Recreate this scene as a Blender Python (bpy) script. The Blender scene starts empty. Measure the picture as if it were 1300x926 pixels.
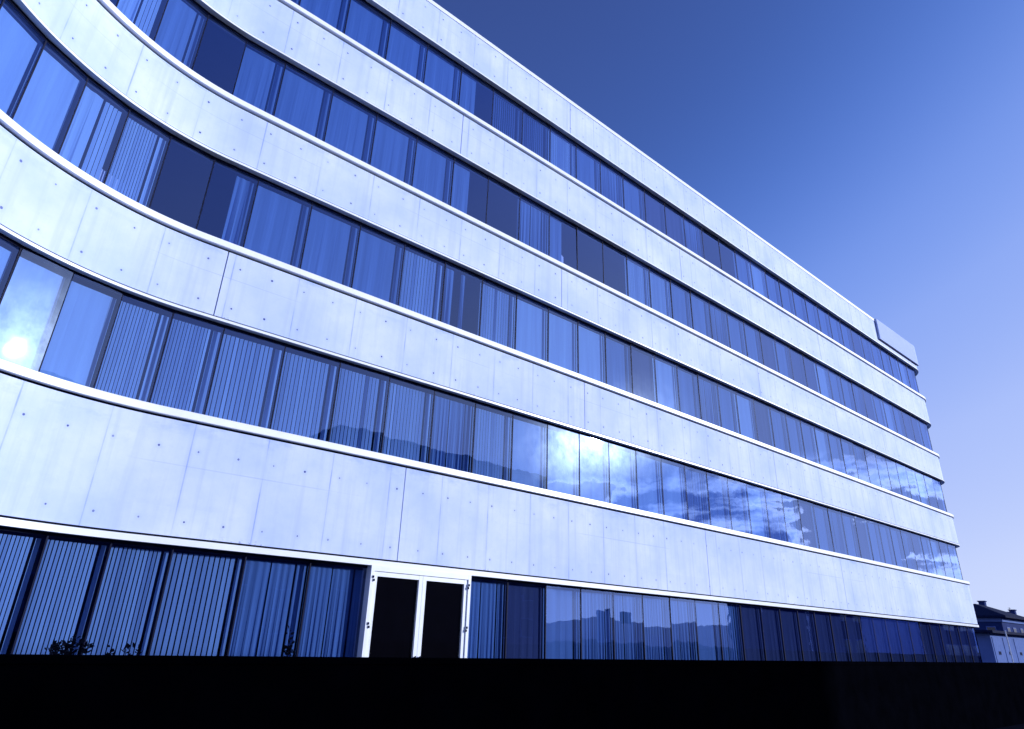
import bpy, math, random
from mathutils import Vector, Matrix
R = math.radians
random.seed(7)
scene = bpy.context.scene
COL = scene.collection

# ------------------------------------------------------------------ helpers
def node_mat(name):
    m = bpy.data.materials.new(name); m.use_nodes = True
    nt = m.node_tree; nt.nodes.clear()
    out = nt.nodes.new('ShaderNodeOutputMaterial')
    return m, nt, out

def N(nt, typ, **kw):
    n = nt.nodes.new(typ)
    for k, v in kw.items():
        if k.startswith('i_'):
            n.inputs[k[2:].replace('_', ' ')].default_value = v
        else:
            setattr(n, k, v)
    return n

def math_node(nt, op, a, b=None, c=None, clamp=False):
    n = nt.nodes.new('ShaderNodeMath'); n.operation = op; n.use_clamp = clamp
    for i, v in enumerate((a, b, c)):
        if v is None: continue
        if isinstance(v, (int, float)): n.inputs[i].default_value = v
        else: nt.links.new(v, n.inputs[i])
    return n.outputs[0]

def mix_col(nt, fac, a, b, blend='MIX'):
    n = nt.nodes.new('ShaderNodeMix'); n.data_type = 'RGBA'; n.blend_type = blend
    for sock, v in ((n.inputs[0], fac), (n.inputs[6], a), (n.inputs[7], b)):
        if isinstance(v, (int, float)): sock.default_value = v
        elif isinstance(v, tuple): sock.default_value = (*v, 1)
        else: nt.links.new(v, sock)
    return n.outputs[2]

def ramp(nt, fac, stops):
    n = nt.nodes.new('ShaderNodeValToRGB')
    el = n.color_ramp.elements
    while len(el) < len(stops): el.new(0.5)
    for e, (p, c) in zip(el, stops):
        e.position = p; e.color = (*c, 1) if isinstance(c, tuple) else (c, c, c, 1)
    nt.links.new(fac, n.inputs[0])
    return n.outputs[0]

def noise(nt, vec, scale, detail=4, rough=0.55, dist=0.0):
    n = nt.nodes.new('ShaderNodeTexNoise')
    n.inputs['Scale'].default_value = scale; n.inputs['Detail'].default_value = detail
    n.inputs['Roughness'].default_value = rough; n.inputs['Distortion'].default_value = dist
    if vec is not None: nt.links.new(vec, n.inputs['Vector'])
    return n.outputs[0]

def mapping(nt, vec, scale, loc=(0, 0, 0)):
    n = nt.nodes.new('ShaderNodeMapping')
    n.inputs['Scale'].default_value = scale; n.inputs['Location'].default_value = loc
    nt.links.new(vec, n.inputs['Vector'])
    return n.outputs[0]

def bump(nt, height, strength, dist, bsdf):
    b = nt.nodes.new('ShaderNodeBump')
    b.inputs['Strength'].default_value = strength; b.inputs['Distance'].default_value = dist
    nt.links.new(height, b.inputs['Height']); nt.links.new(b.outputs[0], bsdf.inputs['Normal'])

def rough_mat(name, col, rough=0.7, var=0.15, scale=3.0, metallic=0.0, spec=0.5, bumpy=0.0):
    m, nt, out = node_mat(name)
    b = nt.nodes.new('ShaderNodeBsdfPrincipled')
    b.inputs['Roughness'].default_value = rough; b.inputs['Metallic'].default_value = metallic
    b.inputs['Specular IOR Level'].default_value = spec
    tc = nt.nodes.new('ShaderNodeTexCoord')
    f = noise(nt, tc.outputs['Object'], scale, 6)
    lo = tuple(c * (1 - var) for c in col); hi = tuple(min(1, c * (1 + var)) for c in col)
    nt.links.new(ramp(nt, f, [(0.3, lo), (0.7, hi)]), b.inputs['Base Color'])
    if bumpy: bump(nt, f, bumpy, 0.02, b)
    nt.links.new(b.outputs[0], out.inputs[0])
    return m

class MB:
    """collects faces (with material slot and uv) for one mesh object"""
    def __init__(self): self.v = []; self.f = []; self.mi = []; self.uv = []; self.smooth = False
    def face(self, pts, mi=0, uv=None):
        i = len(self.v); self.v += [tuple(p) for p in pts]
        self.f.append(tuple(range(i, i + len(pts)))); self.mi.append(mi)
        self.uv += list(uv) if uv else [(0, 0)] * len(pts)
    def box(self, x0, x1, y0, y1, z0, z1, mi=0, M=None):
        c = [Vector((x, y, z)) for z in (z0, z1) for y in (y0, y1) for x in (x0, x1)]
        if M: c = [M @ p for p in c]
        for q in ((0, 2, 3, 1), (4, 5, 7, 6), (0, 1, 5, 4), (1, 3, 7, 5), (3, 2, 6, 7), (2, 0, 4, 6)):
            self.face([c[k] for k in q], mi)
    def tube(self, p0, p1, r0, r1=None, n=8, mi=0, caps=True):
        r1 = r0 if r1 is None else r1
        p0, p1 = Vector(p0), Vector(p1); d = (p1 - p0).normalized()
        a = d.orthogonal().normalized(); b = d.cross(a)
        A = [p0 + (a * math.cos(t) + b * math.sin(t)) * r0 for t in (2 * math.pi * k / n for k in range(n))]
        B = [p1 + (a * math.cos(t) + b * math.sin(t)) * r1 for t in (2 * math.pi * k / n for k in range(n))]
        for k in range(n):
            j = (k + 1) % n; self.face([A[k], A[j], B[j], B[k]], mi)
        if caps: self.face(A[::-1], mi); self.face(B, mi)
    def build(self, name, mats, parent=None, weld=False, smooth=False):
        me = bpy.data.meshes.new(name); me.from_pydata(self.v, [], self.f)
        ul = me.uv_layers.new(name='UVMap')
        for i, uv in enumerate(self.uv): ul.data[i].uv = uv
        for m in (mats if isinstance(mats, (list, tuple)) else [mats]): me.materials.append(m)
        for p, mi in zip(me.polygons, self.mi): p.material_index = mi
        if weld or smooth:
            import bmesh
            bm = bmesh.new(); bm.from_mesh(me)
            bmesh.ops.remove_doubles(bm, verts=bm.verts, dist=1e-4)
            bmesh.ops.recalc_face_normals(bm, faces=bm.faces)
            bm.to_mesh(me); bm.free()
        if smooth:
            for p in me.polygons: p.use_smooth = True
        me.update()
        o = bpy.data.objects.new(name, me); COL.objects.link(o)
        if parent: o.parent = parent
        return o

def tag(o, label=None, cat=None, group=None, kind=None):
    for k, v in (('label', label), ('category', cat), ('group', group), ('kind', kind)):
        if v: o[k] = v
    return o
def empty(name, loc=(0, 0, 0), rz=0, **kw):
    o = bpy.data.objects.new(name, None); COL.objects.link(o)
    o.location = loc; o.rotation_euler = (0, 0, rz); o.empty_display_size = 0.3
    return tag(o, **kw)

# ------------------------------------------------------------------ world frame
EYE = 1.6                      # eye height above the ground
D = 12.0                       # camera to facade plane
SUN = Vector((0.7378, -0.6533, 0.2692)).normalized()
SUN_EL = math.asin(SUN.z); SUN_AZ = math.atan2(SUN.x, SUN.y)

# ------------------------------------------------------------------ materials
def concrete_material():
    m, nt, out = node_mat('fair_faced_concrete')
    b = nt.nodes.new('ShaderNodeBsdfPrincipled'); b.inputs['Roughness'].default_value = 0.75
    b.inputs['Specular IOR Level'].default_value = 0.25
    uvn = nt.nodes.new('ShaderNodeUVMap'); uv = uvn.outputs[0]       # u = metres along wall, v = metres up
    sep = nt.nodes.new('ShaderNodeSeparateXYZ'); nt.links.new(uv, sep.inputs[0])
    u, v = sep.outputs[0], sep.outputs[1]
    geo = nt.nodes.new('ShaderNodeAttribute'); geo.attribute_name = 'rel'   # 0..1 inside the band
    rel = geo.outputs['Fac']
    base = (0.60, 0.675, 0.90)
    cloudy = noise(nt, uv, 0.55, 6, 0.6)
    c = mix_col(nt, ramp(nt, cloudy, [(0.3, 0.0), (0.72, 1.0)]), (0.45, 0.56, 0.93), (0.71, 0.775, 0.97))
    fine = noise(nt, uv, 9, 6, 0.7)
    c = mix_col(nt, math_node(nt, 'MULTIPLY', ramp(nt, fine, [(0.52, 0.0), (0.78, 1.0)]), 0.22), c, (0.36, 0.45, 0.80))
    # vertical streaks
    st = noise(nt, mapping(nt, uv, (5.0, 0.22, 1)), 1.0, 4, 0.6)
    c = mix_col(nt, math_node(nt, 'MULTIPLY', ramp(nt, st, [(0.5, 0.0), (0.72, 1.0)]), 0.48), c, (0.38, 0.47, 0.84))
    # large form sheets that came out slightly darker or lighter
    sheet = math_node(nt, 'FLOOR', math_node(nt, 'DIVIDE', u, 1.31))
    wn = nt.nodes.new('ShaderNodeTexWhiteNoise'); wn.noise_dimensions = '2D'
    cmb = nt.nodes.new('ShaderNodeCombineXYZ'); nt.links.new(sheet, cmb.inputs[0])
    nt.links.new(math_node(nt, 'FLOOR', math_node(nt, 'DIVIDE', v, 3.34)), cmb.inputs[1]); nt.links.new(cmb.outputs[0], wn.inputs['Vector'])
    c = mix_col(nt, math_node(nt, 'MULTIPLY', wn.outputs[0], 0.22), c, (0.44, 0.53, 0.88))
    # fine form joints every 1.31 m
    fr = math_node(nt, 'FRACT', math_node(nt, 'DIVIDE', u, 1.31))
    dist = math_node(nt, 'MULTIPLY', math_node(nt, 'ABSOLUTE', math_node(nt, 'SUBTRACT', fr, 0.5)), 1.31)
    wob = noise(nt, mapping(nt, uv, (0.7, 1.3, 1)), 1.0, 3)
    line = math_node(nt, 'LESS_THAN', dist, math_node(nt, 'MULTIPLY', ramp(nt, wob, [(0.3, 0.35), (0.62, 1.0)]), 0.012))
    halo = ramp(nt, dist, [(0.0, 1.0), (0.06, 0.0)])
    jm = math_node(nt, 'MULTIPLY', ramp(nt, wob, [(0.36, 0.1), (0.62, 1.0)]), 0.62)
    c = mix_col(nt, math_node(nt, 'MULTIPLY', line, jm), c, (0.20, 0.29, 0.66))
    c = mix_col(nt, math_node(nt, 'MULTIPLY', halo, 0.16), c, (0.28, 0.38, 0.80))
    # tie holes: two rows, one column every 0.655 m
    u2 = math_node(nt, 'ADD', math_node(nt, 'DIVIDE', u, 0.655), 0.28)
    cell = math_node(nt, 'FLOOR', u2)
    jw = nt.nodes.new('ShaderNodeTexWhiteNoise'); jw.noise_dimensions = '2D'
    cm2 = nt.nodes.new('ShaderNodeCombineXYZ'); nt.links.new(cell, cm2.inputs[0])
    nt.links.new(math_node(nt, 'FLOOR', math_node(nt, 'MULTIPLY', v, 0.6)), cm2.inputs[1]); nt.links.new(cm2.outputs[0], jw.inputs['Vector'])
    js = nt.nodes.new('ShaderNodeSeparateColor'); nt.links.new(jw.outputs['Color'], js.inputs[0])
    du = math_node(nt, 'MULTIPLY', math_node(nt, 'ADD', math_node(nt, 'SUBTRACT', math_node(nt, 'FRACT', u2), 0.5),
            math_node(nt, 'MULTIPLY', math_node(nt, 'SUBTRACT', js.outputs[0], 0.5), 0.12)), 0.655)
    hat = nt.nodes.new('ShaderNodeAttribute'); hat.attribute_name = 'hole'   # metres to the nearer row of holes
    dv = hat.outputs['Fac']
    dd = math_node(nt, 'SQRT', math_node(nt, 'ADD', math_node(nt, 'MULTIPLY', du, du), math_node(nt, 'MULTIPLY', dv, dv)))
    rad = math_node(nt, 'ADD', 0.013, math_node(nt, 'MULTIPLY', js.outputs[1], 0.010))
    hole = math_node(nt, 'LESS_THAN', dd, rad)
    ring = ramp(nt, math_node(nt, 'DIVIDE', dd, 0.075), [(0.0, 1.0), (1.0, 0.0)])
    c = mix_col(nt, math_node(nt, 'MULTIPLY', ring, 0.22), c, (0.25, 0.36, 0.85))
    c = mix_col(nt, math_node(nt, 'MULTIPLY', hole, math_node(nt, 'MULTIPLY_ADD', js.outputs[2], 0.5, 0.5)), c, (0.035, 0.06, 0.30))
    # moss and dirt along the lower edge, rain wash under the sill
    edge = ramp(nt, rel, [(0.0, 1.0), (0.045, 0.0)])
    spots = ramp(nt, noise(nt, uv, 14, 3, 0.7), [(0.56, 0.0), (0.6, 1.0)])
    patch = ramp(nt, noise(nt, mapping(nt, uv, (0.35, 0.1, 1)), 1.0, 2), [(0.56, 0.0), (0.62, 1.0)])
    c = mix_col(nt, math_node(nt, 'MULTIPLY', math_node(nt, 'MULTIPLY', edge, spots), math_node(nt, 'MULTIPLY', patch, 0.85)), c, (0.05, 0.08, 0.35))
    wash = ramp(nt, rel, [(0.8, 0.0), (1.0, 1.0)])
    wp = ramp(nt, noise(nt, mapping(nt, uv, (0.9, 2.0, 1)), 1.0, 5, 0.7), [(0.5, 0.0), (0.66, 1.0)])
    c = mix_col(nt, math_node(nt, 'MULTIPLY', math_node(nt, 'MULTIPLY', wash, wp), 0.75), c, (0.30, 0.42, 0.85))
    # a faint horizontal board line that comes and goes
    bl = math_node(nt, 'LESS_THAN', math_node(nt, 'ABSOLUTE', math_node(nt, 'SUBTRACT', rel, 0.605)), 0.005)
    bp_ = ramp(nt, noise(nt, mapping(nt, uv, (0.28, 0.06, 1), (4.3, 0, 0)), 1.0, 2), [(0.5, 0.0), (0.58, 1.0)])
    c = mix_col(nt, math_node(nt, 'MULTIPLY', math_node(nt, 'MULTIPLY', bl, bp_), 0.35), c, (0.22, 0.32, 0.78))
    nt.links.new(c, b.inputs['Base Color'])
    h = math_node(nt, 'SUBTRACT', fine, math_node(nt, 'ADD', math_node(nt, 'MULTIPLY', line, 3.0), math_node(nt, 'MULTIPLY', hole, 6.0)))
    bump(nt, h, 0.25, 0.006, b)
    nt.links.new(b.outputs[0], out.inputs[0])
    return m

def glass_material():
    m, nt, out = node_mat('coated_glass')
    lw = nt.nodes.new('ShaderNodeLayerWeight'); lw.inputs['Blend'].default_value = 0.5
    inv = lw.outputs['Facing']
    tc = nt.nodes.new('ShaderNodeTexCoord')
    wave = noise(nt, tc.outputs['Object'], 1.3, 2)
    bp = nt.nodes.new('ShaderNodeBump'); bp.inputs['Strength'].default_value = 0.12; bp.inputs['Distance'].default_value = 0.015
    nt.links.new(wave, bp.inputs['Height'])
    nt.links.new(bp.outputs[0], lw.inputs['Normal'])
    fac = math_node(nt, 'MULTIPLY_ADD', math_node(nt, 'POWER', inv, GLASS_POW), 1 - GLASS_R0, GLASS_R0, clamp=True)
    tr = nt.nodes.new('ShaderNodeBsdfTransparent'); tr.inputs[0].default_value = (0.78, 0.87, 1.0, 1)
    g1 = nt.nodes.new('ShaderNodeBsdfGlossy'); g1.inputs['Roughness'].default_value = 0.012; g1.inputs[0].default_value = (0.36, 0.50, 1, 1)
    g2 = nt.nodes.new('ShaderNodeBsdfGlossy'); g2.distribution = 'BECKMANN'; g2.inputs['Roughness'].default_value = 0.19; g2.inputs[0].default_value = (0.5, 0.66, 1, 1)
    nt.links.new(bp.outputs[0], g1.inputs['Normal']); nt.links.new(bp.outputs[0], g2.inputs['Normal'])
    halo_mix = ramp(nt, noise(nt, tc.outputs['Object'], 2.2, 5, 0.7), [(0.3, 0.009), (0.7, 0.026)])  # share of the blurred lobe that imitates bloom round the mirrored sun
    gm = nt.nodes.new('ShaderNodeMixShader'); nt.links.new(halo_mix, gm.inputs[0])
    nt.links.new(g1.outputs[0], gm.inputs[1]); nt.links.new(g2.outputs[0], gm.inputs[2])
    mx = nt.nodes.new('ShaderNodeMixShader'); nt.links.new(fac, mx.inputs[0])
    nt.links.new(tr.outputs[0], mx.inputs[1]); nt.links.new(gm.outputs[0], mx.inputs[2])
    nt.links.new(mx.outputs[0], out.inputs[0])
    return m

def fabric_material(name, col):
    m, nt, out = node_mat(name)
    tc = nt.nodes.new('ShaderNodeTexCoord')
    f = noise(nt, mapping(nt, tc.outputs['Object'], (6, 6, 0.3)), 1.0, 4)
    c = ramp(nt, f, [(0.3, tuple(x * 0.85 for x in col)), (0.7, tuple(min(1, x * 1.1) for x in col))])
    d = nt.nodes.new('ShaderNodeBsdfDiffuse'); nt.links.new(c, d.inputs[0])
    t = nt.nodes.new('ShaderNodeBsdfTranslucent'); nt.links.new(c, t.inputs[0])
    mx = nt.nodes.new('ShaderNodeMixShader'); mx.inputs[0].default_value = 0.2
    nt.links.new(d.outputs[0], mx.inputs[1]); nt.links.new(t.outputs[0], mx.inputs[2])
    nt.links.new(mx.outputs[0], out.inputs[0])
    return m

GLASS_R0, GLASS_POW = 0.18, 2.4
CONC = concrete_material()
GLASS = glass_material()
SILLM = rough_mat('white_painted_sill', (0.84, 0.87, 0.95), 0.35, 0.05, 2.0)
TRIMM = rough_mat('white_metal_trim', (0.82, 0.86, 0.95), 0.3, 0.05, 2.0)
BLACKM = rough_mat('black_gasket_and_shade', (0.004, 0.005, 0.02), 0.8, 0.2, spec=0.05)
MULLM = rough_mat('dark_aluminium', (0.006, 0.009, 0.035), 0.6, 0.2, spec=0.1)
SLATM = fabric_material('blind_fabric', (0.28, 0.46, 1.0))
CURTM = fabric_material('curtain_fabric', (0.115, 0.22, 0.56))
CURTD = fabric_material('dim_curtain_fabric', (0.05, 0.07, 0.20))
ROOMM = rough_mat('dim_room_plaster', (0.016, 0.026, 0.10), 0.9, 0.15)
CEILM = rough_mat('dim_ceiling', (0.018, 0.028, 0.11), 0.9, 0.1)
DOORM = rough_mat('white_door_frame', (0.80, 0.84, 0.95), 0.35, 0.04)
BLACKGL = rough_mat('black_door_glass', (0.002, 0.002, 0.004), 0.06, 0.1, spec=0.3)
ROOFM = rough_mat('roof_membrane', (0.18, 0.22, 0.38), 0.9, 0.2)
SIGNM = rough_mat('pale_sign_sheet', (0.42, 0.51, 0.82), 0.8, 0.03, spec=0.1)
SIGNE = rough_mat('shaded_sign_edge', (0.04, 0.06, 0.22), 0.5, 0.1)  # edge colour darkened to carry the shade on sides away from the sun
STONE = rough_mat('black_stone', (0.0012, 0.0014, 0.003), 1.0, 0.35, 2.5, spec=0.0)
ASPH = rough_mat('dark_asphalt', (0.006, 0.007, 0.014), 0.95, 0.3, 1.5, spec=0.0, bumpy=0.3)

# ------------------------------------------------------------------ facade path
S_ARC, RARC, PHI_MAX, WING = 2.76, 5.4, R(52), 5.5
S_END, RC = 41.8, 1.8
S_L = S_ARC - RARC * PHI_MAX              # start of the straight wing
S_MIN = S_L - WING
S_C = S_END + RC * math.pi / 2
S_MAX = S_C + 10.0
def path(s, off=0.0):
    """point at arc length s, off metres outwards from the facade face"""
    if s >= S_C:
        p, n = Vector((S_END + RC, D + RC + (s - S_C))), Vector((1, 0))
    elif s > S_END:
        a = (s - S_END) / RC
        n = Vector((math.sin(a), -math.cos(a))); p = Vector((S_END, D + RC)) + n * RC
    elif s >= S_ARC:
        p, n = Vector((s, D)), Vector((0, -1))
    else:
        phi = min((S_ARC - s) / RARC, PHI_MAX)
        n = Vector((math.sin(phi), -math.cos(phi)))
        p = Vector((S_ARC, D - RARC)) - n * RARC
        if s < S_L: p = p + Vector((-math.cos(PHI_MAX), -math.sin(PHI_MAX))) * (S_L - s)
    return p + n * off, n
def P3(s, off, z):
    p, _ = path(s, off); return Vector((p.x, p.y, z))
def samples(s0, s1):
    pts = [s0]; s = s0
    while s < s1 - 1e-6:
        straight = (S_ARC <= s < S_END) or s < S_L - 1e-6 or s >= S_C
        nxt = s + (1.3 if straight else 0.13)
        for b in (S_L, S_ARC, S_END, S_C):
            if s < b - 1e-6 < nxt: nxt = b; break
        s = min(nxt, s1); pts.append(s)
    return pts
def sweep(mb, prof, s0, s1, mi=0, caps=True, mis=None):
    """prof: closed list of (off, z), seen going round the section"""
    ss = samples(s0, s1); n = len(prof)
    rings = [[P3(s, o, z) for o, z in prof] for s in ss]
    for i in range(len(ss) - 1):
        for k in range(n):
            j = (k + 1) % n
            mb.face([rings[i][k], rings[i + 1][k], rings[i + 1][j], rings[i][j]], mis[k] if mis else mi,
                    [(ss[i], prof[k][1]), (ss[i + 1], prof[k][1]), (ss[i + 1], prof[j][1]), (ss[i], prof[j][1])])
    if caps:
        mb.face(rings[0], mi); mb.face(rings[-1][::-1], mi)

# storeys: glass bottom and glass top (heights above the eye, then above ground)
SILL = [EYE + z for z in (3.32, 6.70, 9.985, 13.33)]
HEAD = [EYE + z for z in (1.16, 5.10, 8.49, 11.74, 15.02)]
ROOF = EYE + 16.52
BUILD = empty('office_building', (0, 0, 0),
              label='pale concrete office block with curving front and four long bands of blue windows', cat='building')

# concrete bands, cut into panels by the open joints
JOINTS = [[7.56, 18.45, 27.5], [3.13, 13.1, 23.35, 33.9], [12.2, 23.0, 34.5], [8.3, 18.35, 29.0], [12.6, 23.6, 33.5]]
def band_panel(b, s0, s1):
    z0 = HEAD[b] + (0.082 if b else 0.135)
    z1 = (SILL[b] - 0.175) if b < 4 else ROOF - 0.14
    mb = MB()
    ss = samples(s0, s1); dz = z1 - z0; nz = 24
    holes = (z0 + dz * 4 / nz, z0 + dz * 19 / nz) if b else (z0 + dz * 3 / nz, z0 + dz * 18 / nz)
    prof = [(0.0, z0 + dz * k / nz) for k in range(nz + 1)] + [(-0.30, z1), (-0.30, z0)]
    sweep(mb, prof, s0, s1)
    o = mb.build('concrete_panel', CONC, BUILD)
    me = o.data
    a = me.attributes.new('rel', 'FLOAT', 'POINT'); h = me.attributes.new('hole', 'FLOAT', 'POINT')
    for i, v in enumerate(me.vertices):
        a.data[i].value = (v.co.z - z0) / dz
        h.data[i].value = min(abs(v.co.z - t) for t in holes) if True else 0
    return o
for b in range(5):
    cuts = [S_MIN] + JOINTS[b] + [S_MAX]
    for s0, s1 in zip(cuts, cuts[1:]):
        band_panel(b, s0 + 0.011, s1 - 0.011)
for b in range(5):
    z0 = HEAD[b]
    # black backing behind the joints
    z1 = (SILL[b] - 0.175) if b < 4 else ROOF - 0.14
    mb = MB(); sweep(mb, [(-0.305, z0 + 0.14), (-0.305, z1), (-0.34, z1), (-0.34, z0 + 0.14)], S_MIN, S_MAX)
    mb.build('joint_backing', BLACKM, BUILD)
    # window head trim: white strip with a black shadow gap above it
    t = 0.048 if b else 0.10; g = 0.082 if b else 0.135
    mb = MB(); sweep(mb, [(0.03, z0), (0.03, z0 + t), (-0.30, z0 + t), (-0.30, z0 + 0.012), (-0.09, z0 + 0.012), (-0.09, z0)], S_MIN, S_MAX)
    mb.build('head_trim', TRIMM, BUILD)
    mb = MB(); sweep(mb, [(-0.03, z0 + t + 0.001), (-0.03, z0 + g - 0.001), (-0.28, z0 + g - 0.001), (-0.28, z0 + t + 0.001)], S_MIN, S_MAX)
    mb.build('shadow_gap', BLACKM, BUILD)
for b in range(4):
    z = SILL[b]
    mb = MB(); sweep(mb, [(0.07, z - 0.134), (0.074, z - 0.126), (0.07, z - 0.012), (0.055, z), (-0.34, z + 0.006), (-0.34, z - 0.134)], S_MIN, S_MAX)
    mb.build('window_sill', SILLM, BUILD)
    mb = MB(); sweep(mb, [(-0.025, z - 0.174), (-0.025, z - 0.135), (-0.28, z - 0.135), (-0.28, z - 0.174)], S_MIN, S_MAX)  # black strip in the gap, also standing in for the sill's shadow
    mb.build('shadow_gap', BLACKM, BUILD)
mb = MB(); sweep(mb, [(0.018, ROOF - 0.137), (0.018, ROOF), (-0.36, ROOF + 0.01), (-0.36, ROOF - 0.137)], S_MIN, S_MAX)
mb.build('parapet_coping', SILLM, BUILD)

# floors, ceilings, inner core, roof and the plain rear
def strip(mb, s0, s1, o0, o1, z, mi=0):
    ss = samples(s0, s1)
    for a, b in zip(ss, ss[1:]):
        mb.face([P3(a, o0, z), P3(b, o0, z), P3(b, o1, z), P3(a, o1, z)], mi)
SI = S_END - 0.4
for b in range(5):
    z1 = HEAD[b] + 0.14
    z0 = 0.02 if b == 0 else HEAD[b - 1] + 0.62
    mb = MB()
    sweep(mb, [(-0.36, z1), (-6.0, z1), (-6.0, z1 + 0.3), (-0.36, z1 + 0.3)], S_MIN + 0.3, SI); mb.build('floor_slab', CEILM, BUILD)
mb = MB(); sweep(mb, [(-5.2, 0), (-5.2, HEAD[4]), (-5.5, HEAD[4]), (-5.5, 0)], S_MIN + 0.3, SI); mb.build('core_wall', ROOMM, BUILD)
for a in (S_MIN + 0.32, SI):
    mb = MB()
    p0, p1 = P3(a, -0.45, 0), P3(a, -5.2, 0)
    d = (p1 - p0).normalized(); q = Vector((-d.y, d.x, 0)) * 0.12
    for z0, z1 in ((0, HEAD[4]),):
        base = [p0 - q, p1 - q, p1 + q, p0 + q]
        lo = [x + Vector((0, 0, z0)) for x in base]; hi = [x + Vector((0, 0, z1)) for x in base]
        for k in range(4):
            j = (k + 1) % 4; mb.face([lo[k], lo[j], hi[j], hi[k]])
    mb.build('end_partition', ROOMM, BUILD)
rm = []
mb = MB(); strip(mb, S_MIN, S_END, -0.3, -11.6, ROOF - 0.25)
ss = samples(S_END, S_MAX)
for a, b in zip(ss, ss[1:]):
    mb.face([P3(a, -0.3, ROOF - 0.25), P3(b, -0.3, ROOF - 0.25), Vector((S_END, min(path(b)[0].y, D + 11.6), ROOF - 0.25)), Vector((S_END, min(max(path(a)[0].y, D + 0.3), D + 11.6), ROOF - 0.25))])
mb.build('roof', ROOFM, BUILD)
mb = MB(); sweep(mb, [(-11.6, 0), (-11.6, ROOF), (-11.9, ROOF), (-11.9, 0)], S_MIN, S_END)
mb.box(S_END + 0.001, S_END + RC, D + 11.6, D + 11.9, 0, ROOF)
p0, n0 = path(S_MIN); p1, _ = path(S_MIN, -11.9)
dd = Vector((-math.cos(PHI_MAX), -math.sin(PHI_MAX)))
lo = [p0, p1, p1 + dd * 0.25, p0 + dd * 0.25]
for k in range(4):
    j = (k + 1) % 4
    mb.face([(*lo[k], 0), (*lo[j], 0), (*lo[j], ROOF), (*lo[k], ROOF)])
mb.face([(*q, ROOF) for q in lo])
mb.build('rear_wall', CONC, BUILD)
mb = MB(); sweep(mb, [(-0.02, 0.0), (-0.02, 0.12), (-0.30, 0.12), (-0.30, 0.0)], S_MIN, S_MAX); mb.build('plinth', STONE, BUILD)

# ------------------------------------------------------------------ windows
EDGES = {}
for k in range(0, 31): EDGES[k] = 5.8 + 1.2 * k
for k, s in zip(range(-1, -16, -1), (4.6, 3.4, 2.5, 1.65, 0.85, 0.05, -0.75, -1.55, -2.35, -3.5, -4.7, -5.9, -7.1)): EDGES[k] = s
EDGES[31] = S_END + RC * math.pi / 4; EDGES[32] = S_C
for k in range(33, 41): EDGES[k] = S_C + 1.2 * (k - 32)
KMIN = min(EDGES)
DOOR_BAYS = (1, 2)
# what hangs in each bay: S slats, T tight pleats, C soft curtain, D dim curtain, O open (dark room), H half curtain
STYLE = {0: {}, 1: {}, 2: {}, 3: {}, 4: {}}
STYLE[0].update({-6: 'S', -5: 'S', -4: 'S', -3: 'S', -2: 'S', -1: 'F', 0: 'F', 3: 'F', 4: 'D', 5: 'C', 6: 'F', 7: 'F', 8: 'F', 9: 'F', 10: 'C', 11: 'F'})
STYLE[1].update({-7: 'P', -6: 'P', -5: 'P', -4: 'T', -3: 'T', -2: 'T', -1: 'T', 0: 'T', 1: 'T', 2: 'F', 3: 'T', 4: 'P', 5: 'P', 6: 'P', 7: 'P', 8: 'P', 9: 'P'})
STYLE[2].update({-8: 'P', -7: 'P', -6: 'H', -5: 'T', -4: 'O', -3: 'R', -2: 'C', -1: 'C', 0: 'C', 1: 'T', 2: 'O2', 3: 'T', 4: 'P', 5: 'P'})
STYLE[3].update({-7: 'D2', -6: 'H', -5: 'C', -4: 'O', -3: 'C', -2: 'C', -1: 'C', 0: 'C', 1: 'C', 2: 'L', 3: 'O', 4: 'F', 5: 'L', 6: 'O', 7: 'O', 8: 'T', 9: 'T'})
STYLE[4].update({-3: 'C', -2: 'C', -1: 'C', 0: 'C', 1: 'C', 2: 'L', 3: 'TN', 4: 'TN', 5: 'T', 6: 'C', 7: 'F', 8: 'C', 9: 'D', 10: 'D', 11: 'F', 12: 'O', 13: 'O'})
GO = -0.12                                   # glass plane behind the facade face
def chord(sa, sb, off):
    a, b = P3(sa, off, 0), P3(sb, off, 0)
    d = (b - a); L = d.length; d.normalize(); n = Vector((d.y, -d.x, 0))
    return a, d, n, L
def make_frame(mb, k, f, mi=0):
    z0 = SILL[f - 1] if f else 0.12
    z1 = HEAD[f] + 0.005
    a, d, n, L = chord(EDGES[k], EDGES[k + 1], GO)
    w = 0.024
    def bar(u0, u1, za, zb, o0, o1):
        P = [a + d * u + n * o for o in (o0, o1) for u in (u0, u1)]
        lo = [p + Vector((0, 0, za)) for p in P]; hi = [p + Vector((0, 0, zb)) for p in P]
        for q in ((0, 1, 3, 2),):
            mb.face([lo[i] for i in q], mi); mb.face([hi[i] for i in q[::-1]], mi)
        for i, j in ((0, 1), (1, 3), (3, 2), (2, 0)):
            mb.face([lo[i], lo[j], hi[j], hi[i]], mi)
    bar(-w * 0.5, w * 0.5, z0, z1, -0.045, 0.006)
    bar(w * 0.5 + 0.001, L - w * 0.5 - 0.001, z1 - 0.05, z1, -0.045, 0.004)
    bar(w * 0.5 + 0.001, L - w * 0.5 - 0.001, z0, z0 + 0.03, -0.045, 0.004)
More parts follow.
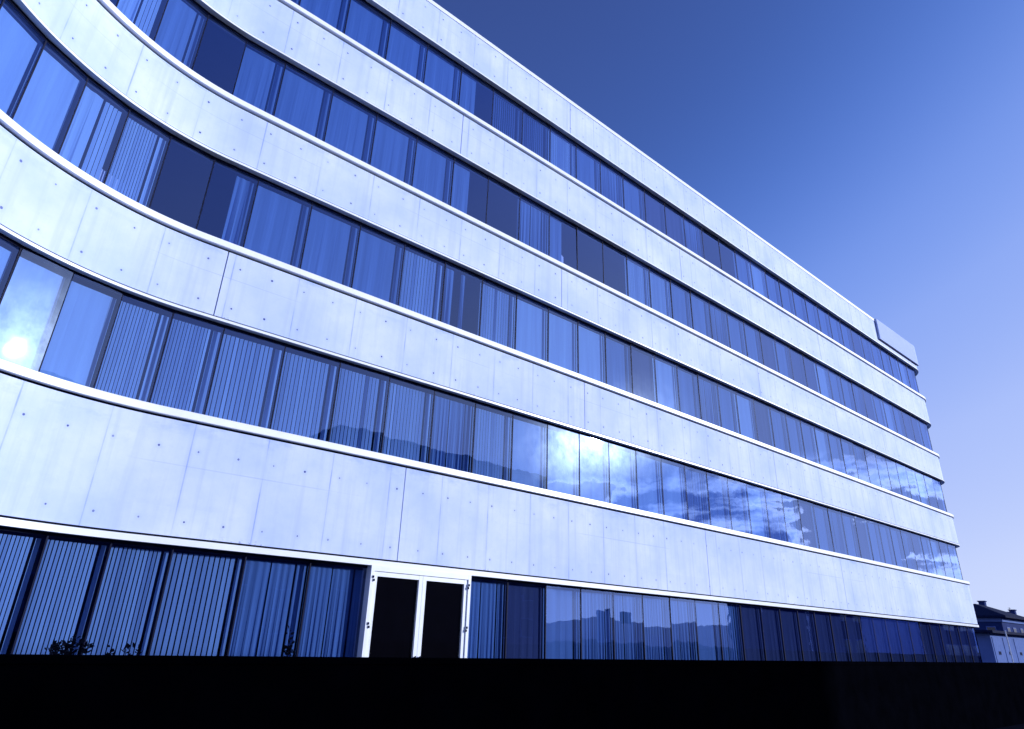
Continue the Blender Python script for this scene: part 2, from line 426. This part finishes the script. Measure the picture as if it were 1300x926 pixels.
def make_pane(mb, k, f, mi=0):
    z0 = (SILL[f - 1] if f else 0.12) + 0.03; z1 = HEAD[f] - 0.045
    a, d, n, L = chord(EDGES[k], EDGES[k + 1], GO)
    rnd = random.Random(k * 31 + f)
    tw = [rnd.gauss(0, 0.0026) for _ in range(3)]
    if (k, f) == (-6, 1): tw = [0.022, 0.018, 0]      # pane turned and tilted on purpose to mirror the sun
    if (k, f) == (-5, 1): tw = [0.006, 0.016, 0]  # tilted likewise so the sun's glare shows in it
    u0, u1 = 0.013, L - 0.013
    def pt(u, z, o): return a + d * u + n * (o + tw[0] * (u - L / 2) * 1 + tw[1] * (z - z0)) + Vector((0, 0, z))
    pts = [pt(u0, z0, 0), pt(u1, z0, 0), pt(u1, z1, 0), pt(u0, z1, 0)]
    back = [p - n * 0.012 for p in pts]
    mb.face(pts, mi)
    for i in range(4):
        j = (i + 1) % 4; mb.face([pts[j], pts[i], back[i], back[j]], mi + 1)
def make_blind(mb, k, f, style, ms=(0, 1, 2)):
    """ms = slots of slat fabric, curtain fabric, dim fabric"""
    if style == 'O': return False
    z0 = (SILL[f - 1] + 0.02) if f else 0.2
    z1 = HEAD[f] - (0.12 if f else 0.085)
    a, d, n, L = chord(EDGES[k], EDGES[k + 1], GO)
    rnd = random.Random(k * 77 + f * 13 + 5)
    o = -0.11
    def P(u, off, z): return a + d * u + n * off + Vector((0, 0, z))
    def slats(u0, u1, cnt, fill, ang, mi):
        sp = (u1 - u0) / cnt
        for i in range(cnt):
            c = u0 + sp * (i + 0.5); h = sp * fill * 0.5
            t = ang + rnd.gauss(0, 0.06) + (rnd.uniform(-0.4, 0.4) if rnd.random() < 0.08 else 0)
            dx, dy = h * math.cos(t), h * math.sin(t)
            zb = z0 + rnd.uniform(0, 0.012)
            mb.face([P(c - dx, o - dy, zb), P(c + dx, o + dy, zb), P(c + dx, o + dy, z1), P(c - dx, o - dy, z1)], mi)
    def cloth(u0, u1, folds, amp, mi, top=1.0):
        m = max(6, int(folds * 6)); ph = rnd.uniform(0, 6.28)
        prev = None
        for i in range(m + 1):
            t = i / m; u = u0 + (u1 - u0) * t
            w = ph + 2 * math.pi * folds * (t + 0.05 * math.sin(5 * t + ph))
            ob = o + amp * math.sin(w) + amp * 0.4 * math.sin(2.3 * w + 1)
            ot = o + amp * 0.35 * math.sin(w)
            cur = (P(u, ob, z0), P(u, ot, z1))
            if prev: mb.face([prev[0], cur[0], cur[1], prev[1]], mi)
            prev = cur
    S, C, Dm = ms
    if style == 'S': slats(0.015, L - 0.13, 12, 0.72, 0.18, S); slats(L - 0.10, L - 0.02, 1, 0.85, 0.2, S)
    elif style == 'T': slats(0.015, L - 0.19, 12, 0.77, 0.26, S); cloth(L - 0.145, L - 0.015, 1, 0.006, S)
    elif style == 'TN': slats(0.03, L - 0.20, 12, 0.55, 0.5, C); cloth(L - 0.12, L - 0.04, 1, 0.01, C)
    elif style == 'P': cloth(0.02, L - 0.02, 2, 0.004, S)
    elif style == 'C': cloth(0.015, L - 0.19, 3, 0.007, C); cloth(L - 0.145, L - 0.015, 1, 0.006, C)
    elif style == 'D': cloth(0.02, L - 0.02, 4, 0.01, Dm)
    elif style == 'D2': slats(0.05, L - 0.2, 9, 0.4, 0.6, C)
    elif style == 'F':
        cloth(0.015, L * 0.42, 4, 0.016, C); cloth(L * 0.44, L * 0.80, 3, 0.02, C); cloth(L * 0.83, L - 0.02, 2, 0.014, C)
    elif style == 'H': cloth(0.04, L * 0.5, 2, 0.02, S); slats(L * 0.55, L - 0.05, 4, 0.8, 0.3, S)
    elif style == 'L': cloth(0.02, L * 0.52, 2, 0.012, C)
    elif style == 'R': cloth(L * 0.55, L - 0.04, 3, 0.025, C)
    elif style == 'O2': cloth(0.1, L * 0.3, 2, 0.03, C); cloth(L * 0.5, L * 0.6, 1, 0.03, C)
    return True

def style_of(k, f):
    s = STYLE[f].get(k)
    if s: return s
    rnd = random.Random(k * 5 + f * 91)
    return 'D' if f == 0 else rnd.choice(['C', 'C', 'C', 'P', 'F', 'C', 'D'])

# camera first: it decides which windows show largest
yaw, pitch, roll = 0.712181599, 0.430154724, 0.0344891042
cy, sy, cp, sp, cr, sr = math.cos(yaw), math.sin(yaw), math.cos(pitch), math.sin(pitch), math.cos(roll), math.sin(roll)
FW = Vector((sy * cp, cy * cp, sp)); RI = Vector((cy, -sy, 0)); UP = RI.cross(FW)
RI2 = RI * cr + UP * sr; UP2 = UP * cr - RI * sr
camd = bpy.data.cameras.new('camera'); cam = bpy.data.objects.new('camera', camd); COL.objects.link(cam)
M = Matrix((RI2, UP2, -FW)).transposed().to_4x4(); M.translation = Vector((0, 0, EYE)); cam.matrix_world = M
camd.sensor_fit = 'HORIZONTAL'; camd.sensor_width = 36; camd.lens = 850.133 / 1300 * 36
camd.shift_y = -45 / 1300; camd.clip_start = 0.05; camd.clip_end = 20000
scene.camera = cam
def proj(p):
    v = Vector(p) - Vector((0, 0, EYE)); w = v.dot(FW)
    if w < 0.1: return None
    return 650 + 850.13 * v.dot(RI2) / w, 418 - 850.13 * v.dot(UP2) / w

bays = []
for f in range(5):
    for k in range(KMIN, 40):
        if f == 0 and k in DOOR_BAYS: continue
        z0 = SILL[f - 1] if f else 1.2
        q = [proj(P3(EDGES[kk], GO, z)) for kk, z in ((k, z0), (k + 1, z0), (k + 1, HEAD[f]), (k, HEAD[f]))]
        area = 0
        if None not in q and k < 32:
            q = [(min(max(x, 0), 1300), min(max(y, 0), 836)) for x, y in q]
            area = abs(sum(q[i][0] * q[(i + 1) % 4][1] - q[(i + 1) % 4][0] * q[i][1] for i in range(4))) / 2
        bays.append((area, k, f))
bays.sort(reverse=True)
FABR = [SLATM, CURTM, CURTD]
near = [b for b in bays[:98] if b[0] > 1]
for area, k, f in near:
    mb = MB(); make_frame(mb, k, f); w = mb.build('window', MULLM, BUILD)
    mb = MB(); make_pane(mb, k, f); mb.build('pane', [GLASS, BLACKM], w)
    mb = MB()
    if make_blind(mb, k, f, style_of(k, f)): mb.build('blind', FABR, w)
mb = MB()
for area, k, f in bays:
    if (area, k, f) in near: continue
    make_frame(mb, k, f, 0); make_pane(mb, k, f, 1); make_blind(mb, k, f, style_of(k, f), (3, 4, 5))
o = mb.build('window', [MULLM, GLASS, BLACKM, SLATM, CURTM, CURTD], BUILD); o['kind'] = 'stuff'

# ------------------------------------------------------------------ the white double door
s0, s1 = EDGES[1] - 0.02, EDGES[3] + 0.02
def door_box(mb, u0, u1, z0, z1, o0, o1, mi=0):
    mb.box(u0, u1, D - o1, D - o0, z0, z1, mi)
ztop = HEAD[0] + 0.004
mb = MB()
door_box(mb, s0, s0 + 0.07, 0.02, ztop, -0.14, 0.045)
door_box(mb, s1 - 0.07, s1, 0.02, ztop, -0.14, 0.045)
door_box(mb, s0 + 0.071, s1 - 0.071, ztop - 0.10, ztop - 0.001, -0.139, 0.043)
mb.build('door', DOORM, BUILD)
door = COL.objects[-1] if False else bpy.data.objects['door']
mid = (s0 + s1) / 2
for a, b, side in ((s0 + 0.076, mid - 0.004, -1), (mid + 0.004, s1 - 0.076, 1)):
    mb = MB(); zt = ztop - 0.106; zb = 0.04; t = 0.085
    door_box(mb, a, a + t, zb, zt, -0.075, 0.02); door_box(mb, b - t, b, zb, zt, -0.075, 0.02)
    door_box(mb, a + t + 0.001, b - t - 0.001, zt - t, zt - 0.001, -0.074, 0.018)
    door_box(mb, a + t + 0.001, b - t - 0.001, zb, zb + 0.16, -0.074, 0.018)
    mb.build('door_leaf', DOORM, door)
    mb = MB(); door_box(mb, a + t - 0.01, b - t + 0.01, zb + 0.15, zt - t + 0.01, -0.05, -0.03); mb.build('door_glass', BLACKGL, door)
    for zz in (zt - 0.13, zt - 0.95, zb + 0.2):
        mb = MB(); hx = (s0 + 0.073) if side < 0 else (s1 - 0.073)
        mb.tube((hx, D - 0.056, zz - 0.05), (hx, D - 0.056, zz - 0.008), 0.016)
        mb.tube((hx + 0.018 * side, D - 0.056, zz + 0.008), (hx + 0.018 * side, D - 0.056, zz + 0.05), 0.016)
        mb.build('hinge', MULLM, door)
    mb = MB(); hx = mid - 0.055 * -side
    hx = mid + 0.055 * side
    mb.tube((hx, D - 0.06, 0.95), (hx, D - 0.06, 1.2), 0.012); mb.tube((hx, D - 0.06, 0.97), (hx, D - 0.02, 0.97), 0.01); mb.tube((hx, D - 0.06, 1.18), (hx, D - 0.02, 1.18), 0.01)
    mb.build('door_handle', MULLM, door)

# ------------------------------------------------------------------ roof sign
mb = MB(); sweep(mb, [(0.025, EYE + 15.32), (0.115, EYE + 15.32), (0.115, ROOF + 0.012), (0.025, ROOF + 0.012)], 36.72, S_END + 0.4, mis=[1, 0, 1, 1])
sg = mb.build('roof_sign', [SIGNM, SIGNE]); tag(sg, 'blank pale sign panel with edges coloured dark for shade on the far top corner of the office block', 'sign')
sb = MB()
for s in (37.4, 38.9, 40.4, 41.5):
    for z in (15.6, 16.2):
        p = P3(s, 0, EYE + z); sb.tube((p.x, D - 0.03, p.z), (p.x, D + 0.01, p.z), 0.03)
sb.build('bracket', SIGNE, sg)

# ------------------------------------------------------------------ furniture seen in open bays
WOOD = rough_mat('pale_desk_top', (0.30, 0.38, 0.75), 0.5, 0.1)
LEGM = rough_mat('desk_leg_metal', (0.25, 0.32, 0.7), 0.4, 0.1)
def desk(x, y, z, w, d, label):
    t = empty('desk', (x, y, z), cat='desk', label=label, group='desks behind the upper windows')
    m = MB(); m.box(-w / 2, w / 2, -d / 2, d / 2, 0.71, 0.74); m.build('desk_top', WOOD, t)
    for sx in (-1, 1):
        for sy_ in (-1, 1):
            m = MB(); m.box(sx * (w / 2 - 0.05) - 0.02, sx * (w / 2 - 0.05) + 0.02, sy_ * (d / 2 - 0.05) - 0.02, sy_ * (d / 2 - 0.05) + 0.02, 0, 0.709); m.build('leg', LEGM, t)
    return t
def monitor(x, y, z, rz, label):
    t = empty('monitor', (x, y, z), rz, cat='monitor', label=label, group='monitors on the desks')
    m = MB(); m.box(-0.27, 0.27, -0.02, 0.02, 0.12, 0.46); m.build('screen', WOOD, t)
    m = MB(); m.box(-0.03, 0.03, 0.021, 0.05, 0.01, 0.3); m.build('stand', LEGM, t)
    m = MB(); m.box(-0.12, 0.12, -0.08, 0.10, 0, 0.009); m.build('base', LEGM, t)
fl = lambda f: HEAD[f - 1] + 0.44
desk(12.75, D + 0.62, fl(3) + 0.62, 1.7, 0.6, 'pale desk behind an uncurtained window on the third storey')
monitor(12.62, D + 0.52, fl(3) + 1.361, R(20), 'pale monitor on the desk behind the uncurtained third storey window')
# raised office floors carry the desks
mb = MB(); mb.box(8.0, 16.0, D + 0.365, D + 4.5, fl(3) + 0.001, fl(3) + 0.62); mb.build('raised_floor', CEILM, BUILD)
pc, nc = path(1.25, -0.60)
d2 = desk(pc.x, pc.y, fl(2) + 0.62, 1.1, 0.6, 'pale desk in the dark uncurtained window near the curve')
d2.rotation_euler = (0, 0, -math.atan2(nc.x, -nc.y) * -1)
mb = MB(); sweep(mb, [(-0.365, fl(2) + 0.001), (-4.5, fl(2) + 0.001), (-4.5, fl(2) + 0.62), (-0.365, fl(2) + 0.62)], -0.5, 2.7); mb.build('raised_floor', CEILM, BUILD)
monitor(pc.x - 0.15, pc.y, fl(2) + 1.361, R(25), 'pale monitor on the desk in the dark window near the curve')

# ------------------------------------------------------------------ ground and the dark wall
GR = rough_mat('paving', (0.05, 0.055, 0.09), 0.9, 0.2, 1.2)
m = MB(); m.face([(-3000, -3000, 0), (3000, -3000, 0), (3000, 3000, 0), (-3000, 3000, 0)]); tag(m.build('ground', ASPH), kind='structure')
m = MB(); m.face([(-8, 6.3, 0.004), (60, 6.3, 0.004), (60, D + 1, 0.004), (-8, D + 1, 0.004)]); tag(m.build('pavement', GR), kind='structure')
mb = MB()
WY, WT = 6.0, EYE - 0.222
x = -3.6
mb.box(-3.6, 84, WY, WY + 0.20, 0.0, WT - 0.05)
mb.box(-3.62, 84.02, WY - 0.012, WY + 0.215, WT - 0.049, WT)
lw = mb.build('boundary_wall', STONE); tag(lw, 'long low black stone wall running along the foot of the office block', 'wall')

# shrubs behind the wall
LEAF = rough_mat('dark_leaf', (0.006, 0.008, 0.022), 0.85, 0.4, spec=0.1)
STEM = rough_mat('dark_stem', (0.006, 0.007, 0.018), 0.9, 0.3)
def shrub(x, y, h, r, nleaf, label, seed, slim=False):
    rnd = random.Random(seed)
    t = empty('shrub', (x, y, 0.004), label=label, cat='shrub', group='shrubs behind the low wall')
    ms = MB(); ml = MB(); tips = []
    for i in range(3 if slim else 13):
        a = rnd.uniform(0, 6.28); rr = r * math.sqrt(rnd.random())
        base = Vector((rr * 0.25 * math.cos(a), rr * 0.25 * math.sin(a), 0))
        hh = h * (rnd.uniform(0.72, 1.0) if not slim else (1.0, .93, .84)[i])
        top = Vector((rr * math.cos(a), rr * math.sin(a), hh))
        midp = (base + top) / 2 + Vector((rnd.gauss(0, .03), rnd.gauss(0, .03), 0.05))
        ms.tube(base, midp, 0.008, 0.006, 5); ms.tube(midp, top, 0.006, 0.0025, 5); tips.append((base, midp, top))
    for i in range(nleaf):
        b, mm, tp = rnd.choice(tips); t_ = rnd.random() ** 0.6
        p = mm.lerp(tp, t_) if t_ > 0.3 else b.lerp(mm, 0.4 + t_ * 2)
        L = rnd.uniform(0.03, 0.06); w = L * 0.3
        d = Vector((rnd.gauss(0, 1), rnd.gauss(0, 1), rnd.uniform(0.2, 1.4))).normalized()
        sd = d.orthogonal().normalized(); sd.rotate(Matrix.Rotation(rnd.uniform(0, 6.28), 3, d))
        q = p + Vector((rnd.gauss(0, .015), rnd.gauss(0, .015), 0))
        nn = sd.cross(d) * w * 0.4
        ml.face([q, q + d * L * .5 + sd * w + nn, q + d * L, q + d * L * .5 - sd * w + nn])
    ms.build('stem', STEM, t); ml.build('foliage', LEAF, t)
shrub(1.18, 6.5, 1.50, 0.25, 1000, 'leafy dark shrub rising above the wall at the corner with the curved front', 3)
shrub(0.62, 6.55, 1.47, 0.24, 500, 'small dark shrub at the very edge beside the leafy one', 9)
shrub(1.62, 6.55, 1.48, 0.16, 300, 'low dark shrub just right of the leafy one on the wall', 12)
shrub(3.02, 6.5, 1.60, 0.05, 150, 'thin dark sprig standing in front of the curtained windows left of the door', 5, True)

# ------------------------------------------------------------------ far houses beyond the corner
HW = rough_mat('dark_render', (0.018, 0.036, 0.15), 0.85, 0.2, 0.6, spec=0.05)
HP = rough_mat('pale_render', (0.10, 0.16, 0.42), 0.85, 0.15, 0.6, spec=0.05)
HC = rough_mat('cornice_paint', (0.10, 0.16, 0.42), 0.8, 0.1, spec=0.05)
HR = rough_mat('dark_roof_tiles', (0.008, 0.014, 0.05), 0.85, 0.3, 6.0, spec=0.05)
HG = rough_mat('dark_window_glass', (0.01, 0.014, 0.05), 0.15, 0.2)
HF = rough_mat('window_frame_paint', (0.09, 0.14, 0.40), 0.8, 0.1, spec=0.1)
def hip_roof(mb, x0, x1, y0, y1, z, h, ov=0.6):
    x0 -= ov; x1 += ov; y0 -= ov; y1 += ov
    w = min(x1 - x0, y1 - y0) / 2
    if x1 - x0 >= y1 - y0: a, b = Vector((x0 + w, (y0 + y1) / 2, z + h)), Vector((x1 - w, (y0 + y1) / 2, z + h))
    else: a, b = Vector(((x0 + x1) / 2, y0 + w, z + h)), Vector(((x0 + x1) / 2, y1 - w, z + h))
    c = [Vector((x0, y0, z)), Vector((x1, y0, z)), Vector((x1, y1, z)), Vector((x0, y1, z))]
    lo = [q - Vector((0, 0, 0.18)) for q in c]
    if x1 - x0 >= y1 - y0:
        mb.face([c[0], c[1], b, a]); mb.face([c[1], c[2], b]); mb.face([c[2], c[3], a, b]); mb.face([c[3], c[0], a])
    else:
        mb.face([c[0], c[1], a]); mb.face([c[1], c[2], b, a]); mb.face([c[2], c[3], b]); mb.face([c[3], c[0], a, b])
    for i in range(4):
        j = (i + 1) % 4; mb.face([lo[i], lo[j], c[j], c[i]])
    mb.face(lo[::-1])
def house(x0, x1, y0, y1, h, rh, label, wins, chim, wallm=None, group=None, cornice=True, name='house'):
    t = empty(name, ((x0 + x1) / 2, (y0 + y1) / 2, 0), label=label, cat='house' if name == 'house' else 'building', group=group)
    ox, oy = (x0 + x1) / 2, (y0 + y1) / 2
    x0, x1, y0, y1 = x0 - ox, x1 - ox, y0 - oy, y1 - oy
    m = MB(); m.box(x0, x1, y0, y1, 0, h); m.build('wall', wallm or HW, t)
    if cornice:
        m = MB(); m.box(x0 - 0.12, x1 + 0.12, y0 - 0.12, y1 + 0.12, h - 0.55, h - 0.185); m.build('cornice', HC, t)
    m = MB()
    if rh > 0.4: hip_roof(m, x0, x1, y0, y1, h + 0.002, rh)
    else: m.box(x0 - 0.15, x1 + 0.15, y0 - 0.15, y1 + 0.15, h + 0.002, h + rh)
    roof = m.build('roof', HR, t)
    for cx, cy_ in chim:
        m = MB(); m.box(cx - ox - 0.28, cx - ox + 0.28, cy_ - oy - 0.28, cy_ - oy + 0.28, h + rh * 0.3, h + rh + 0.35)
        m.box(cx - ox - 0.36, cx - ox + 0.36, cy_ - oy - 0.36, cy_ - oy + 0.36, h + rh + 0.351, h + rh + 0.45); m.build('chimney', HW, roof)
    for face_, u, z, w, hh in wins:      # face_: 'y' front (min y), 'x' left (min x), 'Y' rear
        fm = MB(); gm = MB()
        if face_ == 'y':
            fm.box(u - ox - w / 2 - .08, u - ox + w / 2 + .08, y0 - 0.05, y0 - 0.002, z - .08, z + hh + .08); gm.box(u - ox - w / 2, u - ox + w / 2, y0 - 0.062, y0 - 0.052, z, z + hh)
        elif face_ == 'Y':
            fm.box(u - ox - w / 2 - .08, u - ox + w / 2 + .08, y1 + 0.002, y1 + 0.05, z - .08, z + hh + .08); gm.box(u - ox - w / 2, u - ox + w / 2, y1 + 0.052, y1 + 0.062, z, z + hh)
        else:
            fm.box(x0 - 0.05, x0 - 0.002, u - oy - w / 2 - .08, u - oy + w / 2 + .08, z - .08, z + hh + .08); gm.box(x0 - 0.062, x0 - 0.052, u - oy - w / 2, u - oy + w / 2, z, z + hh)
        fo = fm.build('window', HF, t); gm.build('pane', HG, fo)
    return t
house(83.0, 91.0, 21.6, 27.0, 4.95, 1.25, 'dark hip-roofed house with pale cornice nearest to the office block corner',
      [('y', 84.6, 2.7, 0.8, 1.2), ('y', 86.6, 2.7, 0.8, 1.2), ('y', 89.0, 2.7, 0.8, 1.2), ('x', 22.6, 2.7, 0.7, 1.2)], [(89.0, 24.5)])
house(96.5, 110.0, 23.2, 33, 4.9, 1.0, 'dark house with two chimneys farther along, mostly cut by the frame edge',
      [('y', 98.5, 2.7, 1.1, 1.3), ('y', 101.5, 2.7, 1.1, 1.3), ('y', 104.5, 2.7, 1.1, 1.3)], [(101.4, 25.0), (106.8, 26.5)])
GA = empty('garage', (78, 20.5, 0), label='pale low garage with a dark slab roof in front of the hip-roofed house', cat='garage')
m = MB(); m.box(-3.6, 12, 0, 3, 0, 3.2); m.build('wall', HP, GA)
m = MB(); m.box(-4.4, 12.3, -0.5, 3.2, 3.203, 3.42); m.build('roof', HR, GA)
for u in (-2.1, 0.9, 4.2):
    m = MB(); m.box(u - 1.2, u + 1.2, -0.04, -0.003, 0.1, 2.9); dd_ = m.build('garage_door', HC, GA)
    m = MB(); m.box(u - 0.3, u + 0.3, -0.07, -0.042, 1.5, 1.75); m.build('handle', HR, dd_)
POSTM = rough_mat('lamp_post_paint', (0.62, 0.68, 0.85), 0.4, 0.05)
def street_lamp(x, y, h, label):
    t = empty('street_lamp', (x, y, 0), label=label, cat='street lamp', group='street lamps')
    m = MB(); m.tube((0, 0, 0), (0, 0, h), 0.08, 0.045, 10); m.build('pole', POSTM, t)
    m = MB(); m.tube((0, 0, h - 0.05), (0.9, 0, h + 0.12), 0.035, 0.03, 8); m.build('arm', POSTM, t)
    m = MB(); m.box(0.7, 1.3, -0.1, 0.1, h + 0.05, h + 0.16); m.build('lamp_head', POSTM, t)
def fence_post(x, y, h, label):
    m = MB(); m.tube((0, 0, 0), (0, 0, h), 0.055, 0.05, 10); m.tube((0, 0, h), (0, 0, h + 0.05), 0.07, 0.02, 10)
    o = m.build('bollard_post', POSTM); o.location = (x, y, 0); tag(o, label, 'post')
fence_post(73.4, 19.0, 3.35, 'slim white post standing in front of the pale garage')
ANT = MB(); ANT.tube((0, 0, -4.2), (0, 0, 2.0), 0.04, 0.02, 6)
for z, w in ((1.9, .5), (1.65, .4), (1.4, .35)): ANT.tube((-w, 0, z), (w, 0, z), 0.015, 0.015, 5)
an = ANT.build('roof_aerial', HR); an.location = (93.2, 23.2, 4.2); tag(an, 'thin television aerial on a mast between the two dark houses', 'aerial')

# ------------------------------------------------------------------ what stands across the street (seen in the glass)
BW = rough_mat('grey_render_across', (0.03, 0.036, 0.10), 0.9, 0.2, 0.4)
house(25.5, 51.0, -46, -28, 17.2, 0.35, 'big dark flat-roofed block across the street, mirrored in the lower windows',
      [('Y', 27.5 + 3.4 * i, 1.6 + 3.3 * j, 1.6, 1.6) for i in range(7) for j in range(4)], [], BW, name='apartment_block', cornice=False)
house(-6, 25.0, -44, -29, 9.5, 0.35, 'lower dark flat-roofed block across the street beside the tall one, mirrored left of the door',
      [('Y', -4 + 3.4 * i, 1.4 + 3.0 * j, 1.6, 1.5) for i in range(9) for j in range(3)], [], BW, name='apartment_block', cornice=False)
house(65.5, 71.0, -16, -6, 6.6, 1.3, 'dark narrow house across the street mirrored near the far end of the ground floor glass',
      [('Y', 66.8 + 2.6 * i, 1.0 + 2.9 * j, 1.5, 1.3) for i in range(2) for j in range(2)], [], HW, group='houses across the street')
house(91.0, 126, -18, -6, 8.0, 1.3, 'longer dark house across the street beyond the plain pale shed',
      [('Y', 94 + 3.2 * i, 1.0 + 2.9 * j, 1.8, 1.3) for i in range(10) for j in range(2)], [], HW, group='houses across the street')
house(72.2, 89.6, -17, -7, 7.2, 0.3, 'plain pale shed across the street between the two mirrored houses',
      [], [], rough_mat('pale_shed_render', (0.32, 0.42, 0.80), 0.9, 0.1, 0.5), name='shed', cornice=False)
street_lamp(55, -7, 6.0, 'pale street lamp mirrored in the ground floor glass, nearer to the apartment block')
street_lamp(61, -6, 6.5, 'pale street lamp mirrored close to the dark mirrored house')
def board(x, y, w, h, z, mat, label):
    t = empty('notice_board', (x, y, 0), label=label, cat='board', group='boards across the street')
    m = MB(); m.box(-w / 2, w / 2, -0.04, 0.04, z, z + h); m.build('panel', mat, t)
    for sx in (-1, 1):
        m = MB(); m.tube((sx * w * 0.35, -0.09, 0), (sx * w * 0.35, -0.09, z + h * 0.7), 0.02); m.build('post', HR, t)
board(44.8, -15, 1.5, 2.3, 1.3, POSTM, 'blank white upright board on posts mirrored right of the door')
board(45.9, -15.5, 0.8, 0.8, 3.0, HR, 'small dark square board mirrored just above the white one')
board(47.9, -15.5, 1.2, 0.9, 2.9, HR, 'larger dark square board mirrored to the right of the white one')

# hills behind the camera, far houses' skyline
HILL = rough_mat('hill_scrub', (0.04, 0.06, 0.20), 0.95, 0.3, 0.01)
mb = MB(); n = 160; rnd = random.Random(4)
def ridge(t): return 26 + 14 * math.sin(t * 3.1 + 1) + 9 * math.sin(t * 7.7) + 5 * math.sin(t * 17 + 2)
for i in range(n):
    a0, a1 = [R(0) - R(150) * j / n for j in (i, i + 1)]
    for (r0, q0), (r1, q1) in (((700, 0), (820, 1)), ((820, 1), (1100, 0.0))):
        mb.face([(r0 * math.cos(a0), r0 * math.sin(a0), ridge(a0) * q0 - 0.5), (r0 * math.cos(a1), r0 * math.sin(a1), ridge(a1) * q0 - 0.5),
                 (r1 * math.cos(a1), r1 * math.sin(a1), ridge(a1) * q1 - 0.5), (r1 * math.cos(a0), r1 * math.sin(a0), ridge(a0) * q1 - 0.5)])
tag(mb.build('hills', HILL), kind='structure')

# ------------------------------------------------------------------ light
SKY_STOPS = [(0.0, (20, 26, 60)), (0.105, (57, 78, 142)), (0.15, (63, 94, 170)), (0.192, (84, 123, 210)), (0.235, (118, 153, 236)), (0.289, (140, 170, 245)),
             (0.404, (170, 192, 252)), (0.661, (196, 212, 255)), (1.0, (226, 234, 255))]
w = bpy.data.worlds.new('World'); scene.world = w; w.use_nodes = True
nt = w.node_tree; nt.nodes.clear()
out = nt.nodes.new('ShaderNodeOutputWorld'); bg = nt.nodes.new('ShaderNodeBackground')
sky = nt.nodes.new('ShaderNodeTexSky'); sky.sky_type = 'NISHITA'; sky.sun_disc = False
sky.sun_elevation = SUN_EL; sky.sun_rotation = SUN_AZ; sky.altitude = 200
sky.air_density = 1.0; sky.dust_density = 0.6; sky.ozone_density = 2.0
tc = nt.nodes.new('ShaderNodeTexCoord')
dirv = tc.outputs['Generated']
sepd = nt.nodes.new('ShaderNodeSeparateXYZ'); nt.links.new(dirv, sepd.inputs[0])
sepc = nt.nodes.new('ShaderNodeSeparateColor'); nt.links.new(sky.outputs[0], sepc.inputs[0])
lum = math_node(nt, 'DIVIDE', sepc.outputs[1], 8.0)
def lin(*c): return tuple(((v / 255 + 0.055) / 1.055) ** 2.4 if v > 10 else v / 255 / 12.92 for v in c)
tone = nt.nodes.new('ShaderNodeValToRGB'); cr_ = tone.color_ramp; cr_.interpolation = 'B_SPLINE'
stops = SKY_STOPS
while len(cr_.elements) < len(stops): cr_.elements.new(0.5)
for e, (p_, c_) in zip(cr_.elements, stops): e.position = p_; e.color = (*lin(*c_), 1)
nt.links.new(lum, tone.inputs[0])
gain = math_node(nt, 'MULTIPLY', math_node(nt, 'MINIMUM', math_node(nt, 'MULTIPLY_ADD', math_node(nt, 'SUBTRACT', math_node(nt, 'MAXIMUM', lum, 1.0), 1.0), 0.25, 1.0), 1.7), 7.85)
col = tone.outputs[0]
vm = nt.nodes.new('ShaderNodeVectorMath'); vm.operation = 'SCALE'; nt.links.new(col, vm.inputs[0]); nt.links.new(gain, vm.inputs['Scale'])
col = vm.outputs[0]
# broken cloud low in the sky on the sunny side
cn = noise(nt, mapping(nt, dirv, (5.0, 5.0, 17.0), (3.1, 0.4, 0.2)), 1.0, 9, 0.55, 0.3)
vd = nt.nodes.new('ShaderNodeVectorMath'); vd.operation = 'DOT_PRODUCT'
nt.links.new(dirv, vd.inputs[0]); vd.inputs[1].default_value = SUN
cn = math_node(nt, 'MULTIPLY_ADD', ramp(nt, vd.outputs['Value'], [(0.90, 0.0), (0.985, 1.0)]), 0.055, cn)
cmask = ramp(nt, cn, [(0.485, 0.0), (0.54, 1.0)])
elm = ramp(nt, sepd.outputs[2], [(0.05, 0.0), (0.09, 1.0), (0.20, 1.0), (0.24, 0.0)])
side = ramp(nt, math_node(nt, 'MULTIPLY', sepd.outputs[1], -1.0), [(0.1, 0.0), (0.3, 1.0)])
cm = math_node(nt, 'MULTIPLY', math_node(nt, 'MULTIPLY', cmask, elm), side)
core = ramp(nt, cn, [(0.495, (52, 51, 50)), (0.535, (16, 18, 22)), (0.60, (1.6, 2.6, 6.5))])
col = mix_col(nt, math_node(nt, 'MULTIPLY', cm, 0.85), col, core)
nt.links.new(col, bg.inputs[0]); bg.inputs[1].default_value = 0.1
nt.links.new(bg.outputs[0], out.inputs[0])
sd = bpy.data.lights.new('sun', 'SUN'); so = bpy.data.objects.new('sun', sd); COL.objects.link(so)
sd.energy = 3.4; sd.angle = R(0.5); sd.color = (0.95, 0.975, 1.0)
so.rotation_euler = (-SUN).to_track_quat('-Z', 'Y').to_euler(); so.location = (40, -40, 30)

scene.view_settings.view_transform = 'Standard'; scene.view_settings.look = 'None'
scene.view_settings.exposure = 0.35; scene.view_settings.gamma = 1
scene.render.engine = 'CYCLES'
cyc = scene.cycles
cyc.use_denoising = True; cyc.max_bounces = 10; cyc.transparent_max_bounces = 12; cyc.glossy_bounces = 4; cyc.diffuse_bounces = 4
cyc.caustics_reflective = False; cyc.caustics_refractive = False; cyc.sample_clamp_indirect = 6
